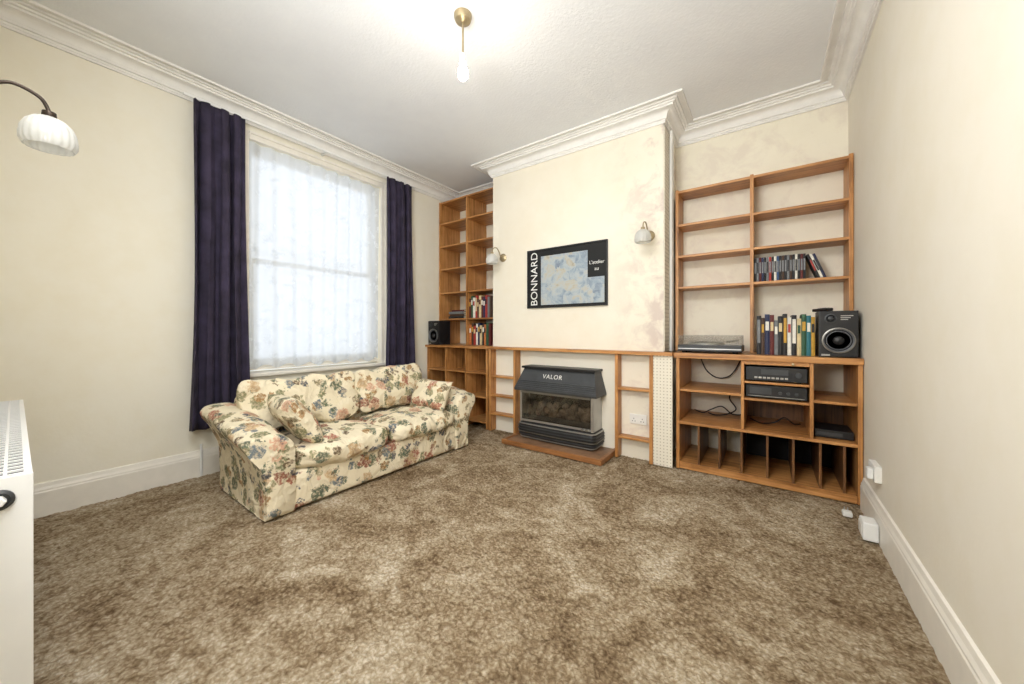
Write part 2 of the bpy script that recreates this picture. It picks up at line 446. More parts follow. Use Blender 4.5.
# ------------------------------------------------------------------ sofa
SX0, SX1, SY0, SY1 = -3.08, -2.33, .84, 2.53
sofa = thing('sofa', 'two seat sofa in cream floral fabric in front of the window', 'sofa', ((SX0+SX1)/2, (SY0+SY1)/2, 0))
def catmull(pts, n=5):
    out = []; L = len(pts)
    for i in range(L):
        p0, p1, p2, p3 = (Vector(pts[(i+k-1) % L]) for k in range(4))
        for k in range(n):
            t = k/n
            out.append(.5*((2*p1)+(p2-p0)*t+(2*p0-5*p1+4*p2-p3)*t*t+(3*p1-p0-3*p2+p3)*t**3))
    return out
aprof = catmull([(-.155,.03),(-.14,.0),(-.01,.0),(0,.04),(.0,.3),(.015,.55),(.06,.75),(.102,.86),(.114,.93),(.085,.985),(.02,1.0),(-.05,.99),(-.11,.94),(-.15,.82),(-.16,.6),(-.16,.3)], 4)
def arm(sgn, yb):
    rings = []; N = 20
    for k in range(N+1):
        t = k/N
        x = SX0-.06+(SX1-SX0+.06)*t
        hgt = .600-.115*t+.02*math.sin(t*math.pi)+.006*mnoise.noise((t*9, sgn*3, 0))
        s = 1.0
        if k == 0: s = .92
        if k == N: s = .92
        if k == N-1: x = SX1-.012
        cy, cz = -.06, .5
        if k == N: x = SX1
        ring = []
        for p in aprof:
            w_ = mnoise.noise((x*8, p.x*12, p.y*5+sgn*7))*.010
            ring.append((x, yb+sgn*(cy+(p.x-cy)*s+w_), max(.006, (cz+(p.y-cz)*s)*hgt)))
        rings.append(ring)
    return MB().loft(rings).build('arm', M['floral'], sofa, smooth=60)
arm(-1, SY0); arm(1, SY1)
def rbox(cx, cy, cz, sx, sy, sz, k=5.0, cuts=9, puff=(0,0,0), rot=None, crumple=0):
    b = MB(); bmesh.ops.create_cube(b.bm, size=2)
    bmesh.ops.subdivide_edges(b.bm, edges=b.bm.edges[:], cuts=cuts, use_grid_fill=True)
    for v in b.bm.verts:
        p = v.co.copy()
        nrm = (abs(p.x)**k+abs(p.y)**k+abs(p.z)**k)**(1/k)
        q = p/nrm
        bx = puff[0]*(1-q.y**2)*(1-q.z**2); by = puff[1]*(1-q.x**2)*(1-q.z**2); bz = puff[2]*(1-q.x**2)*(1-q.y**2)
        q = Vector((q.x*sx/2+bx*q.x, q.y*sy/2+by*q.y, q.z*sz/2+bz*q.z))
        if crumple:
            w_ = Vector((cx, cy, cz))+q
            q += Vector((mnoise.noise(w_*7), mnoise.noise(w_*7+Vector((9,0,0))), mnoise.noise(w_*7+Vector((0,9,0)))))*crumple
            q += Vector((mnoise.noise(w_*16), 0, mnoise.noise(w_*16+Vector((0,9,0)))))*crumple*.4
        if rot: q = rot @ q
        v.co = q+Vector((cx, cy, cz))
    return b
YI0, YI1 = SY0+.15, SY1-.15; YM = (YI0+YI1)/2
MB().box(SX0, SX1-.015, YI0-.02, YI1+.02, .012, .235, .02, 3).build('base', M['floral'], sofa, smooth=50)
rot = Matrix.Rotation(R(-9), 3, 'Y')
rbox(SX0+.05, YM, .40, .18, YI1-YI0+.16, .58, 8, 9, (0,0,.01), rot).build('back', M['floral'], sofa, smooth=70)
for y0, y1 in ((YI0, YM), (YM, YI1)):
    rbox(SX1-.265, (y0+y1)/2, .297, .57, y1-y0-.004, .145, 5, 18, (.03,0,.035), None, .024).build('seat_cushion', M['floral'], sofa, smooth=70)
for i, (y0, y1) in enumerate(((SY0+.045, YM+.02), (YM+.02, YI1+.04))):
    rot = Matrix.Rotation(R(-15), 3, 'Y') @ Matrix.Rotation(R(2 if i else -1.5), 3, 'X')
    rbox(SX0+.18, (y0+y1)/2, .568, .13, y1-y0, .365, 9, 18, (.03,0,.002), rot, .034).build('back_cushion', M['floral'], sofa, smooth=70)
def pillow(name, c, w, h, t, rot, label):
    b = MB(); n = 14; vs = {}
    for side in (1, -1):
        for i in range(n+1):
            for j in range(n+1):
                u, v = i/n*2-1, j/n*2-1
                edge = i in (0, n) or j in (0, n)
                if edge and side == -1: continue
                th = t/2*((1-u**4)*(1-v**4))**.6
                k = 1-.09*((1-u*u)*abs(v)**3*.6+(1-v*v)*abs(u)**3*.6)
                vs[(side, i, j)] = b.bm.verts.new((u*w/2*k, side*th+.012*mnoise.noise((u*2, v*2, c[1]*3+side)), v*h/2*k))
    g = lambda s, i, j: vs.get((s, i, j)) or vs[(1, i, j)]
    for s in (1, -1):
        for i in range(n):
            for j in range(n): b.bm.faces.new((g(s,i,j), g(s,i+1,j), g(s,i+1,j+1), g(s,i,j+1)))
    o = b.build(name, M['floral'], smooth=70, local=True)
    o.location = c; o.rotation_euler = rot
    return tag(o, label, 'cushion')
pillow('scatter_cushion', (-2.59, 1.10, .515), .46, .36, .15, (R(34), 0, R(-6)), 'floral scatter cushion leaning on the near arm of the sofa')
pillow('scatter_cushion', (-2.56, 2.27, .51), .42, .28, .14, (R(-30), 0, R(6)), 'floral scatter cushion leaning on the arm nearest the fireplace')

# ------------------------------------------------------------------ shelving
def shelfset(root, mat, xs, y0, y1, zs, t=.018):
    for a, c in zip(xs, xs[1:]):
        for z in zs: box('shelf', mat, root, a+.0115, c-.0115, y0+.004, y1, z-t, z)
lb = thing('base_cabinet', 'low open pine cabinet in the alcove behind the sofa', 'cabinet', (-3.04, 3.35, 0))
lx = [-3.523, -3.2, -2.87, -2.55]
for x in lx: box('upright', M['woodz'], lb, x-.011, x+.011, 3.07, 3.64, .001, .899)
shelfset(lb, M['woodx'], lx, 3.07, 3.64, [.08, .36, .63])
b = MB(); b.prism([(-3.536,3.648),(-3.536,3.04),(-.62,3.04),(-.62,3.158),(-2.532,3.158),(-2.532,3.648)], 'Z', .901, .927)
tag(b.build('mantel_shelf', M['woodx'], origin=(-2.1,3.1,.901)), 'long thin pine shelf running over the gas fire into the far alcove', 'shelf')
n1 = thing('niche_shelf_unit', 'narrow pine niche shelves on the sofa side of the gas fire', 'shelf unit', (-2.33, 3.1, 0))
for x in (-2.497, -2.165): box('upright', M['woodz'], n1, x-.014, x+.014, 3.06, 3.157, .001, .9)
for z in (.20, .40, .61): box('shelf', M['woodx'], n1, -2.482, -2.18, 3.065, 3.157, z-.018, z)
n2 = thing('niche_shelf_unit', 'narrow pine niche shelves between the gas fire and the perforated strip', 'shelf unit', (-.92, 3.1, 0))
for x in (-1.075, -.785): box('upright', M['woodz'], n2, x-.014, x+.014, 3.06, 3.157, .001, .9)
for z in (.19, .61): box('shelf', M['woodx'], n2, -1.06, -.80, 3.065, 3.157, z-.018, z)
tag(bbox(-.77, -.622, 3.07, 3.085, .001, .9, bev=.002).build('perforated_panel', M['pegx'], origin=(-.7,3.08,0)), 'white perforated strip beside the niche, under the worktop level', 'panel')
tag(bbox(BX1+.001, BX1+.008, 3.165, 3.40, .93, 2.82).build('perforated_panel', M['pegy'], origin=(BX1,3.3,.93)), 'tall white perforated strip on the side of the chimney breast', 'panel')
lc = thing('bookcase', 'tall narrow pine bookcase in the alcove beside the window', 'bookcase', (-3.04, 3.45, .928))
lx2 = [-3.52, -3.04, -2.55]
for x in lx2: box('upright', M['woodz'], lc, x-.011, x+.011, 3.27, 3.645, .929, 2.79)
shelfset(lc, M['woodx'], lx2, 3.27, 3.645, [1.26, 1.60, 1.91, 2.21, 2.51, 2.788])
rb = thing('base_cabinet', 'open pine media cabinet with record slots in the nearer alcove', 'cabinet', (-.06, 3.37, 0))
for x in (-.588, .474): box('side_panel', M['woodz'], rb, x-.012, x+.012, 3.105, 3.645, .001, .884)
for x in (-.152, .238): box('upright', M['woodz'], rb, x-.010, x+.010, 3.11, 3.645, .381, .884)
box('shelf', M['woodx'], rb, -.575, .461, 3.102, 3.645, .36, .38)
box('shelf', M['woodx'], rb, -.575, .461, 3.11, 3.645, .035, .055)
box('plinth', M['woodx'], rb, -.575, .461, 3.115, 3.135, .001, .034)
box('shelf', M['woodx'], rb, -.575, -.163, 3.115, 3.645, .62, .637)
for z in (.612, .735): box('shelf', M['woodx'], rb, -.141, .227, 3.115, 3.645, z-.015, z)
box('shelf', M['woodx'], rb, .249, .461, 3.115, 3.645, .62, .637)
rl = box('rail', M['woodx'], rb, -.141, .227, 3.106, 3.125, .858, .884)
MB().lathe([(.004,0),(.004,-.008),(.009,-.012),(.009,-.018),(.0,-.021)], (.14,3.106,.871), 'Y', 14).build('knob', M['brass'], rl, smooth=40)
for x in (-.44, -.30, -.158, -.004, .141, .282, .40): box('divider', M['darkwood'], rb, x-.007, x+.007, 3.112, 3.630, .056, .359)
box('added_shade_backing', M['dark'], rb, -.150, .461, 3.632, 3.645, .056, .359)  # dark sheet added behind the open slots to stand in for shade
box('added_shade_backing', M['darkwood'], rb, -.141, .461, 3.632, 3.645, .381, .59)  # second backing, added to darken the compartments above the slots
wt = bbox(-.618, .488, 3.09, 3.646, .885, .926, bev=.005).build('worktop', M['woodx'], origin=(-.06,3.37,.885))
tag(wt, 'thick pine worktop carrying the turntable and big loudspeaker', 'worktop')
rc = thing('bookcase', 'wide pine bookcase standing on the worktop near the right wall', 'bookcase', (-.1, 3.53, .926))
rx = [-.655, -.105, .474]
for i, x in enumerate(rx): box('upright', M['woodz'], rc, x-.012, x+.012, 3.415, 3.646, .928, 2.345)
shelfset(rc, M['woodx'], rx, 3.415, 3.646, [1.49, 1.765, 2.04, 2.335], .02)

# ------------------------------------------------------------------ books
ORD = ['first','second','third','fourth','fifth','sixth','seventh','eighth','ninth','tenth','eleventh','twelfth','thirteenth','fourteenth','fifteenth','sixteenth','seventeenth','eighteenth','nineteenth','twentieth','twenty-first','twenty-second']
def book(name, loc, t, d, h, col, label, cat, group, rot=(0,0,0), band=None):
    b = MB(); th = min(.003, t*.2)
    b.box(0, th, .003, d, 0, h); b.box(t-th, t, .003, d, 0, h)
    n = 6; pf = [(t*k/n, .004-.004*math.sin(math.pi*k/n)) for k in range(n+1)]
    b.prism(pf+[(t, .006), (0, .006)], 'Z', 0, h)
    o = b.build(name, bookmat(col), local=True); o.location = loc; o.rotation_euler = rot
    tag(o, label, cat, group)
    MB().box(th+.0002, t-th-.0002, .0065, d-.004, .003, h-.003).build('pages', M['pages'], o, local=True)
    if band:
        MB().box(t*.16, t*.84, -.0010, .001, h*band[1], h*band[2]).build('spine_label', bookmat(band[0]), o, local=True)
    return o
cn = {(28,26,28):'black',(92,28,26):'dark red',(232,228,216):'white',(30,38,72):'navy',(166,52,44):'red',(216,196,150):'cream',(44,84,58):'green',(40,110,120):'teal',(196,150,50):'yellow',(58,84,124):'blue',(74,52,38):'brown',(120,122,124):'grey',(190,112,60):'orange',(110,70,100):'plum'}
def row(x, y, z, spec, where, group, name='book', kind='book', d=.19):
    for i, (t, h, col, *band) in enumerate(spec):
        book(name, (x, y+random.uniform(0,.012), z), t, d, h, col, '%s %s, %s' % (cn[col], kind, where % ORD[i]), kind.split()[-1], group, band=band[0] if band else None)
        x += t+.0012
    return x
BK,DR,WH,NV,RD,CR,GN,TL,YL,BL,BR,GY,OR,PL = list(cn.keys())
b1 = lambda c: (c, .6, .82); b2 = lambda c: (c, .3, .9)
spec = [(.026,.285,BK,b2(GY)),(.02,.27,BR,b1(YL)),(.03,.295,NV,b1(WH)),(.024,.29,DR,b1(CR)),(.022,.25,GY,b1(WH)),(.026,.28,BK,b1(CR)),(.024,.295,BK,b2(YL)),(.022,.27,WH,b1(RD)),(.028,.285,BK,b2(WH)),(.024,.26,CR,b1(GN)),(.026,.29,GN,b1(YL)),(.024,.28,TL,b1(WH)),(.02,.27,YL,b1(BK))]
row(-.068, 3.20, .927, spec, '%s from the middle upright in the row beside the big loudspeaker', 'books on the worktop', 'book', 'hardback book')
dv = [BK,GY,DR,NV,BK,GY,RD,BK,WH,BL,BK,BR,BK,GY,BR,BK,WH,BK,DR,BK]
dspec = [(.0148,.19,c,((GY if c in (BK,NV,DR,RD,BL,BR) else BK),.35,.8)) for c in dv]
xe = row(-.09, 3.44, 1.491, dspec, '%s from the middle upright on the bookcase shelf', 'film cases on the bookcase shelf', 'film_case', 'film case', .135)
xe += .19*math.sin(R(20))+.002
for k, c in enumerate((BK, WH, NV)):
    book('film_case', (xe, 3.445, 1.491), .0148, .135, .19, c, '%s film case, the %s of three leaning at the end of the row' % (cn[c], ORD[k]), 'case', 'film cases on the bookcase shelf', (0, R(-20), 0), (RD if c == BK else BK, .3, .75))
    xe += .0148/math.cos(R(20))+.002
s1 = [(.03,.24,DR,b1(YL)),(.028,.27,GN,b1(WH)),(.034,.25,WH,b1(RD)),(.03,.275,RD,b2(CR)),(.028,.23,BR,b1(CR)),(.034,.27,CR,b1(DR)),(.03,.26,DR,b1(WH)),(.032,.245,NV,b1(WH)),(.03,.27,RD,b1(BK)),(.03,.25,GY),(.03,.26,BR)]
row(-3.02, 3.295, 1.261, s1, '%s from the centre upright, tall bookcase lower shelf', 'books on the lower shelf of the tall bookcase', 'book', 'clothbound book')
s2 = [(.034,.25,OR,b1(WH)),(.03,.27,BR,b1(YL)),(.036,.235,RD,b1(CR)),(.03,.26,WH,b1(BK)),(.034,.27,NV,b1(YL)),(.032,.24,CR,b1(BR)),(.034,.265,BK,b1(WH)),(.03,.25,OR,b1(BK)),(.034,.27,GN),(.03,.26,DR)]
row(-3.02, 3.295, .929, s2, '%s from the centre upright, tall bookcase bottom row', 'books in the bottom row of the tall bookcase', 'book', 'old book')
z = 1.261
for i, (t, h, c) in enumerate(((.03,.27,BK),(.026,.25,BR),(.03,.26,GY),(.02,.22,DR))):
    book('book', (-3.10+random.uniform(-.01,.01), 3.29, z), t, .2, h, c, '%s book lying flat, %s from the bottom of its pile' % (cn[c], ORD[i]), 'book', 'books piled flat in the tall bookcase', (0, R(-90), 0)); z += t+.0006

# ------------------------------------------------------------------ loudspeakers
def speaker(name, x0, x1, y0, y1, z0, h, label):
    s = thing(name, label, 'loudspeaker', ((x0+x1)/2, (y0+y1)/2, z0))
    MB().box(x0, x1, y0+.012, y1, z0, z0+h, .004).build('cabinet', M['black'], s)
    MB().box(x0+.004, x1-.004, y0, y0+.0118, z0+.004, z0+h-.004, .003).build('baffle', M['black'], s)
    w = x1-x0; cx = (x0+x1)/2
    r = w*.43; cz = z0+r+.028
    wf = MB().lathe([(r,0),(r,-.006),(r*.9,-.009),(r*.86,-.006),(r*.80,.003),(r*.72,-.003),(r*.66,.002),(r*.34,.010)], (cx,y0,cz), 'Y', 36).build('woofer', M['cone'], s, smooth=50)
    MB().lathe([(r,-.0005),(r*1.0,-.0075),(r*.93,-.0095),(r*.9,-.008)], (cx,y0,cz), 'Y', 36, cap=False).build('ring', M['steel'], wf, smooth=40)
    MB().lathe([(r*.36,.006),(r*.33,-.004),(r*.2,-.010),(0,-.013)], (cx,y0,cz), 'Y', 24).build('dust_cap', M['black'], wf, smooth=60)
    rr = w*.16
    MB().lathe([(rr,0),(rr,-.004),(rr*.8,-.006),(rr*.6,.002),(rr*.3,-.003),(0,-.005)], (cx-w*.2,y0,z0+h-.05), 'Y', 24).build('tweeter', M['char'], s, smooth=50)
    for i in range(3): MB().box(cx+.01, cx+.07-i*.012, y0-.001, y0, z0+h-.036-i*.012, z0+h-.031-i*.012).build('lettering_strip', M['silver'], s)
    MB().box(x0+.012, x0+.055, y0-.002, y0, z0+.010, z0+.021).build('badge', M['silver'], s)
    return s
speaker('loudspeaker', .276, .470, 3.125, 3.36, .927, .305, 'large black loudspeaker with round grey cone at the end of the worktop')
speaker('loudspeaker', -3.515, -3.315, 3.07, 3.262, .928, .30, 'black loudspeaker in front of the tall bookcase by the window')
rm = thing('remote_control', 'small dark remote lying across the top of the large loudspeaker', 'remote control', (.30, 3.2, 1.233))
b = MB().box(-.02, .02, -.075, .075, 0, .02, .005); b.build('body', M['black'], rm, local=True)
for i in range(4):
    for j in (-1, 1): MB().box(j*.009-.004, j*.009+.004, -.05+i*.022, -.04+i*.022, .0201, .0225).build('button', M['cone'], rm, local=True)
rm.rotation_euler = (0, 0, R(25))

# ------------------------------------------------------------------ hi-fi
tt = thing('turntable', 'black record turntable under a clear lid on the worktop', 'turntable', (-.38, 3.28, .927))
MB().box(-.595, -.155, 3.13, 3.43, .94, .99, .006).build('base', M['black'], tt)
for x in (-.55, -.2):
    for y in (3.17, 3.39): MB().lathe([(.018,.0),(.02,.013)], (x,y,.9272), 'Z', 16).build('foot', M['dark'], tt, smooth=40)
MB().lathe([(.13,0),(.13,.016),(.0,.016)], (-.41,3.28,.991), 'Z', 40).build('platter', M['silver'], tt, smooth=40)
MB().lathe([(.118,.0),(.118,.003),(.0,.003)], (-.41,3.28,1.0075), 'Z', 40).build('mat', M['dark'], tt, smooth=40)
MB().tube([(-.2,3.38,.995),(-.2,3.38,1.02),(-.205,3.36,1.023),(-.24,3.2,1.018),(-.26,3.18,1.014)], .006).build('tonearm', M['silver'], tt, smooth=60)
b = MB(); X0,X1,Y0,Y1,Z0,Z1 = -.59,-.16,3.135,3.425,.992,1.062; t = .004
b.box(X0,X1,Y0,Y0+t,Z0,Z1); b.box(X0,X1,Y1-t,Y1,Z0,Z1); b.box(X0,X0+t,Y0+t,Y1-t,Z0,Z1); b.box(X1-t,X1,Y0+t,Y1-t,Z0,Z1); b.box(X0,X1,Y0,Y1,Z1,Z1+t)
b.build('lid', M['lid'], tt)
MB().box(-.59, -.16, 3.127, 3.131, .957, .964).build('trim_strip', M['silver'], tt)
def sep(x0, x1, y0, z0, h, label, kind):
    a = thing('hifi_separate', label, 'stereo unit', ((x0+x1)/2, y0+.15, z0))
    MB().box(x0, x1, y0+.012, y0+.30, z0+.008, z0+h, .002).build('case', M['black'], a)
    for dx in (.04, x1-x0-.04):
        for yy in (y0+.04, y0+.26): MB().lathe([(.012,0),(.013,.0078)], (x0+dx,yy,z0), 'Z', 12).build('foot', M['dark'], a)
    MB().box(x0-.002, x1+.002, y0, y0+.0118, z0+.009, z0+h, .002).build('front_panel', M['black'], a)
    if kind == 0:
        MB().box(x0+.09, x1-.10, y0-.0015, y0, z0+h*.5, z0+h*.86).build('display', M['char'], a)
        MB().lathe([(.018,0),(.018,-.012),(.0,-.013)], (x1-.045,y0,z0+h*.55), 'Y', 20).build('knob', M['char'], a, smooth=40)
        for i in range(8): MB().box(x0+.05+i*.025, x0+.068+i*.025, y0-.004, y0, z0+h*.22, z0+h*.34, .001).build('button', M['silver'], a)
    else:
        MB().box(x0+.02, x0+.15, y0-.0015, y0, z0+h*.35, z0+h*.85).build('display', M['char'], a)
        for i in range(3): MB().lathe([(.011,0),(.011,-.01),(0,-.011)], (x0+.2+i*.045,y0,z0+h*.5), 'Y', 16).build('knob', M['char'], a, smooth=40)
        MB().box(x0+.01, x1-.01, y0-.001, y0, z0+h*.17, z0+h*.21).build('trim_strip', M['silver'], a)
    return a
sep(-.13, .215, 3.13, .736, .105, 'black stereo tuner with wide display on the upper middle shelf', 0)
sep(-.13, .215, 3.14, .613, .095, 'black stereo amplifier with three round knobs below the tuner', 1)
bx = thing('media_player', 'flat black box on the lowest shelf by the right wall', 'media player', (.355, 3.3, .381))
MB().box(.26, .455, 3.18, 3.42, .385, .435, .003).build('case', M['black'], bx)
MB().box(.27, .40, 3.177, 3.18, .40, .42).build('display', M['char'], bx)
for x in (.28, .43): MB().box(x, x+.015, 3.2, 3.4, .381, .385).build('foot', M['dark'], bx)
def spline(pts, n=8):
    out = []; P = [Vector(p) for p in pts]
    for i in range(len(P)-1):
        p0, p1, p2, p3 = P[max(i-1,0)], P[i], P[i+1], P[min(i+2,len(P)-1)]
        for k in range(n):
            t = k/n; out.append(.5*((2*p1)+(p2-p0)*t+(2*p0-5*p1+4*p2-p3)*t*t+(3*p1-p0-3*p2+p3)*t**3))
    out.append(P[-1]); return out
for pts, lb_ in (([(-.5,3.63,.87),(-.45,3.62,.75),(-.36,3.60,.69),(-.26,3.60,.72),(-.19,3.62,.85)], 'black cable looping behind the upper left compartment of the media cabinet'),
                ([(-.54,3.6,.388),(-.46,3.5,.390),(-.40,3.45,.43),(-.32,3.5,.46),(-.25,3.56,.394),(-.18,3.6,.389)], 'black cable lying on the middle board of the media cabinet, left'),
                ([(-.24,3.62,.61),(-.27,3.60,.52),(-.22,3.56,.44),(-.28,3.5,.40),(-.36,3.46,.39),(-.42,3.52,.389)], 'black cable dropping down to the middle board beside the first upright'),
                ([(-.12,3.5,.389),(-.04,3.36,.390),(.04,3.3,.42),(.1,3.36,.45),(.16,3.45,.394),(.2,3.5,.389)], 'black cable tangled below the stereo amplifier')):
    tag(MB().tube(spline(pts), .005, 8).build('cable', M['black'], smooth=60, origin=pts[0]), lb_, 'cable')

# ------------------------------------------------------------------ gas fire and hearth
he = thing('hearth', 'low brown hearth slab with wooden edge under the gas fire', 'hearth', (-1.61, 2.97, 0))
MB().box(-2.12, -1.10, 2.78, 2.81, .001, .045, .004).build('edging', M['hearthwood'], he)
for x in (-2.12, -1.13): MB().box(x, x+.03, 2.811, 3.157, .001, .045, .004).build('edging', M['hearthwood'], he)
MB().box(-2.089, -1.131, 2.811, 3.157, .001, .036).build('slab', M['tile'], he)
gf = thing('gas_fire', 'charcoal gas fire with sloping hood and ceramic coals on the hearth', 'gas fire', (-1.63, 3.04, .037))
def rect(x0, x1, y0, y1, z): return [(x0,y0,z),(x1,y0,z),(x1,y1,z),(x0,y1,z)]
b = MB(); b.loft([rect(-2.06,-1.20,2.915,3.155,.515), rect(-2.06,-1.20,2.91,3.155,.535), rect(-2.0,-1.25,3.0,3.155,.72), rect(-2.0,-1.25,3.005,3.155,.73)])
for k in range(9):
    z0 = .545+k*.008; y0 = 2.91+(z0-.535)*.4865; e = (z0-.535)*.3
    if k % 2 == 0: b.box(-2.055+e, -1.205-e, y0-.004, y0+.02, z0, z0+.006, .001)
b.build('hood', M['char'], gf)
MB().box(-2.015, -1.235, 2.975, 3.156, .7305, .752, .004).build('top_plate', M['black'], gf)
ang = math.atan2(.185, .09)
text('lettering', 'VALOR', .060, M['plastic'], gf, (-1.66, 2.9717-.0035, .662), Matrix.Rotation(ang, 4, 'X'), .0008, 1.15)
MB().box(-2.0, -1.26, 3.10, 3.155, .20, .514).build('firebox', M['dark'], gf)
for x in (-2.018, -1.266):
    MB().box(x, x+.024, 2.950, 3.155, .205, .5145, .004).build('side_column', M['silver'], gf)
MB().box(-1.993, -1.267, 2.935, 2.972, .492, .5145, .003).build('bar', M['steel'], gf)
MB().box(-1.993, -1.267, 2.945, 2.960, .212, .232, .003).build('bar', M['silver'], gf)
MB().box(-1.993, -1.267, 2.951, 2.955, .233, .4915).build('glass_panel', M['fireglass'], gf)
MB().box(-1.993, -1.267, 2.985, 3.005, .233, .275, .006).build('coal_tray', M['char'], gf)
rnd = random.Random(5)
for k in range(24):
    b = MB(); bmesh.ops.create_icosphere(b.bm, subdivisions=2, radius=1)
    cx, cy, cz = -1.95+.028*k+rnd.uniform(-.01,.01), 3.045+rnd.uniform(-.012,.015), .27+(0,.05,.095)[k % 3]+rnd.uniform(0,.02)
    for v in b.bm.verts:
        v.co = Vector((v.co.x*.042, v.co.y*.033, v.co.z*.038))*(1+rnd.uniform(-.15,.15))+Vector((cx,cy,cz))
    b.build('coal', M['coal'], gf, smooth=20)
def plan(hw, yf, z, rr=.05):
    pts = [(-1.63-hw, 3.155, z)]
    for k in range(7):
        a = math.pi+k/6*math.pi/2; pts.append((-1.63-hw+rr+rr*math.cos(a), yf+rr+rr*math.sin(a), z))
    for k in range(1, 6): pts.append((-1.63-hw+rr+(2*hw-2*rr)*k/6, yf-.010*math.sin(math.pi*k/6), z))
    for k in range(7):
        a = 1.5*math.pi+k/6*math.pi/2; pts.append((-1.63+hw-rr+rr*math.cos(a), yf+rr+rr*math.sin(a), z))
    pts.append((-1.63+hw, 3.155, z)); return pts
lev = [(.375,2.98,.0365),(.39,2.955,.05),(.402,2.936,.08),(.408,2.926,.12),(.408,2.926,.16),(.402,2.936,.19),(.392,2.95,.205)]
MB().loft([plan(*l) for l in lev]).build('lower_casing', M['black'], gf, smooth=40)
def at_z(z):
    for a, c in zip(lev, lev[1:]):
        if a[2] <= z <= c[2]:
            t = (z-a[2])/(c[2]-a[2]); return a[0]+(c[0]-a[0])*t, a[1]+(c[1]-a[1])*t
for z in (.060,.088,.114,.140,.166,.190):
    hw, yf = at_z(z); g = .006
    MB().loft([plan(hw+.001, yf-.001, z-.0055), plan(hw+g, yf-g, z-.004), plan(hw+g, yf-g, z+.004), plan(hw+.001, yf-.001, z+.0055)]).build('louvre', M['silver'] if z in (.060,.190) else M['steel'] if z == .114 else M['char'], gf, smooth=40)
for x in (-1.30, -1.34): MB().lathe([(.012,0),(.012,-.012),(0,-.014)], (x,2.945,.222), 'Y', 16).build('control_knob', M['steel'], gf, smooth=40)

def socket(x, z, y, label, axis='Y', w=.146, h=.086):
    s = thing('wall_socket', label, 'socket', (x, y, z))
    if axis == 'Y':
        MB().box(x-w/2, x+w/2, y-.012, y-.0005, z-h/2, z+h/2, .004).build('plate', M['plastic'], s)
        for dx in (-.036, .036):
            MB().box(x+dx-.006, x+dx+.006, y-.015, y-.012, z+.018, z+.032, .001).build('switch', M['plastic'], s)
            for ex, ez in ((0,.004),(-.011,-.018),(.011,-.018)): MB().box(x+dx+ex-.003, x+dx+ex+.003, y-.0126, y-.0119, z+ez-.004, z+ez+.004).build('pin_hole', M['dark'], s)
    else:
        MB().box(x-.03, x-.0005, y-w/2, y+w/2, z-h/2, z+h/2, .004).build('plate', M['plastic'], s)
        MB().box(x-.055, x-.0305, y-.06, y-.01, z-.03, z+.025, .006).build('plug', M['white'], s)
        MB().box(x-.033, x-.0301, y+.03, y+.042, z+.016, z+.032, .001).build('switch', M['plastic'], s)
    return s
socket(-.915, .335, BY, 'white double socket in the niche right of the gas fire')
socket(XR, .335, 2.74, 'white socket with plug on the right wall above the skirting', 'X')
jb = thing('junction_box', 'white plastic box at the foot of the right wall', 'box', (.435, 2.64, 0))
MB().box(.405, .466, 2.60, 2.70, .001, .095, .008).build('case', M['white'], jb)
MB().box(.401, .4049, 2.612, 2.688, .02, .08, .003).build('cover', M['plastic'], jb)
pl = thing('plug', 'small white plug lying on the carpet by the media cabinet', 'plug', (.38, 2.89, 0))
MB().box(.36, .405, 2.865, 2.91, .001, .03, .008).build('body', M['plastic'], pl)
for x in (.37, .385): MB().box(x, x+.005, 2.90, 2.91, .03, .045).build('pin', M['silver'], pl)
tag(MB().tube([(XL+.035,.83,.001),(XL+.035,.83,.20),(XL+.03,.83,.24)], .008).build('pipe', M['white'], smooth=60, origin=(XL+.035,.83,0)), 'short white pipe rising by the skirting below the curtain', 'pipe')
for yy, lb_ in ((3.375, 'white vertical pipe closest to the wide bookcase, beside the chimney breast'), (3.325, 'white vertical pipe closest to the chimney breast corner')):
    tag(MB().tube(spline([(BX1+.024,yy,.928),(BX1+.024,yy,2.4),(BX1+.024,yy,2.66),(BX1+.03,yy-.01,2.828)]), .013).build('pipe', M['plastic'], smooth=60, origin=(BX1+.024,yy,.928)), lb_, 'pipe')

# ------------------------------------------------------------------ poster
po = thing('poster', 'framed black poster with blue print and white vertical lettering above the fire', 'poster', (-1.62, 3.15, 1.335))
px0, px1, pz0, pz1 = -2.055, -1.185, 1.335, 1.937
b = MB()
for a in ((px0,px0+.012,pz0,pz1),(px1-.012,px1,pz0,pz1),(px0+.012,px1-.012,pz0,pz0+.012),(px0+.012,px1-.012,pz1-.012,pz1)): b.box(a[0],a[1],3.136,3.158,a[2],a[3],.002)
b.build('frame', M['black'], po)
MB().box(px0+.0125, px1-.0125, 3.146, 3.157, pz0+.0125, pz1-.0125).build('sheet', M['dark'], po)
MB().box(-1.89, -1.38, 3.1445, 3.1458, pz0+.03, pz1-.075).build('print', M['print'], po)
MB().box(-1.379, -1.215, 3.1445, 3.1458, pz0+.03, pz0+.27).build('print', M['print'], po)
wht = simple('poster_white_ink', (235,235,230), .5)
text('lettering', 'BONNARD', .112, wht, po, (-1.968, 3.1452, (pz0+pz1)/2), FACE_Y @ Matrix.Rotation(R(90), 4, 'Z'), .0004, 1.0)
text('lettering', "L'atelier", .046, wht, po, (-1.29, 3.1452, 1.74), FACE_Y, .0004)
text('lettering', 'au', .046, wht, po, (-1.29, 3.1452, 1.68), FACE_Y, .0004)

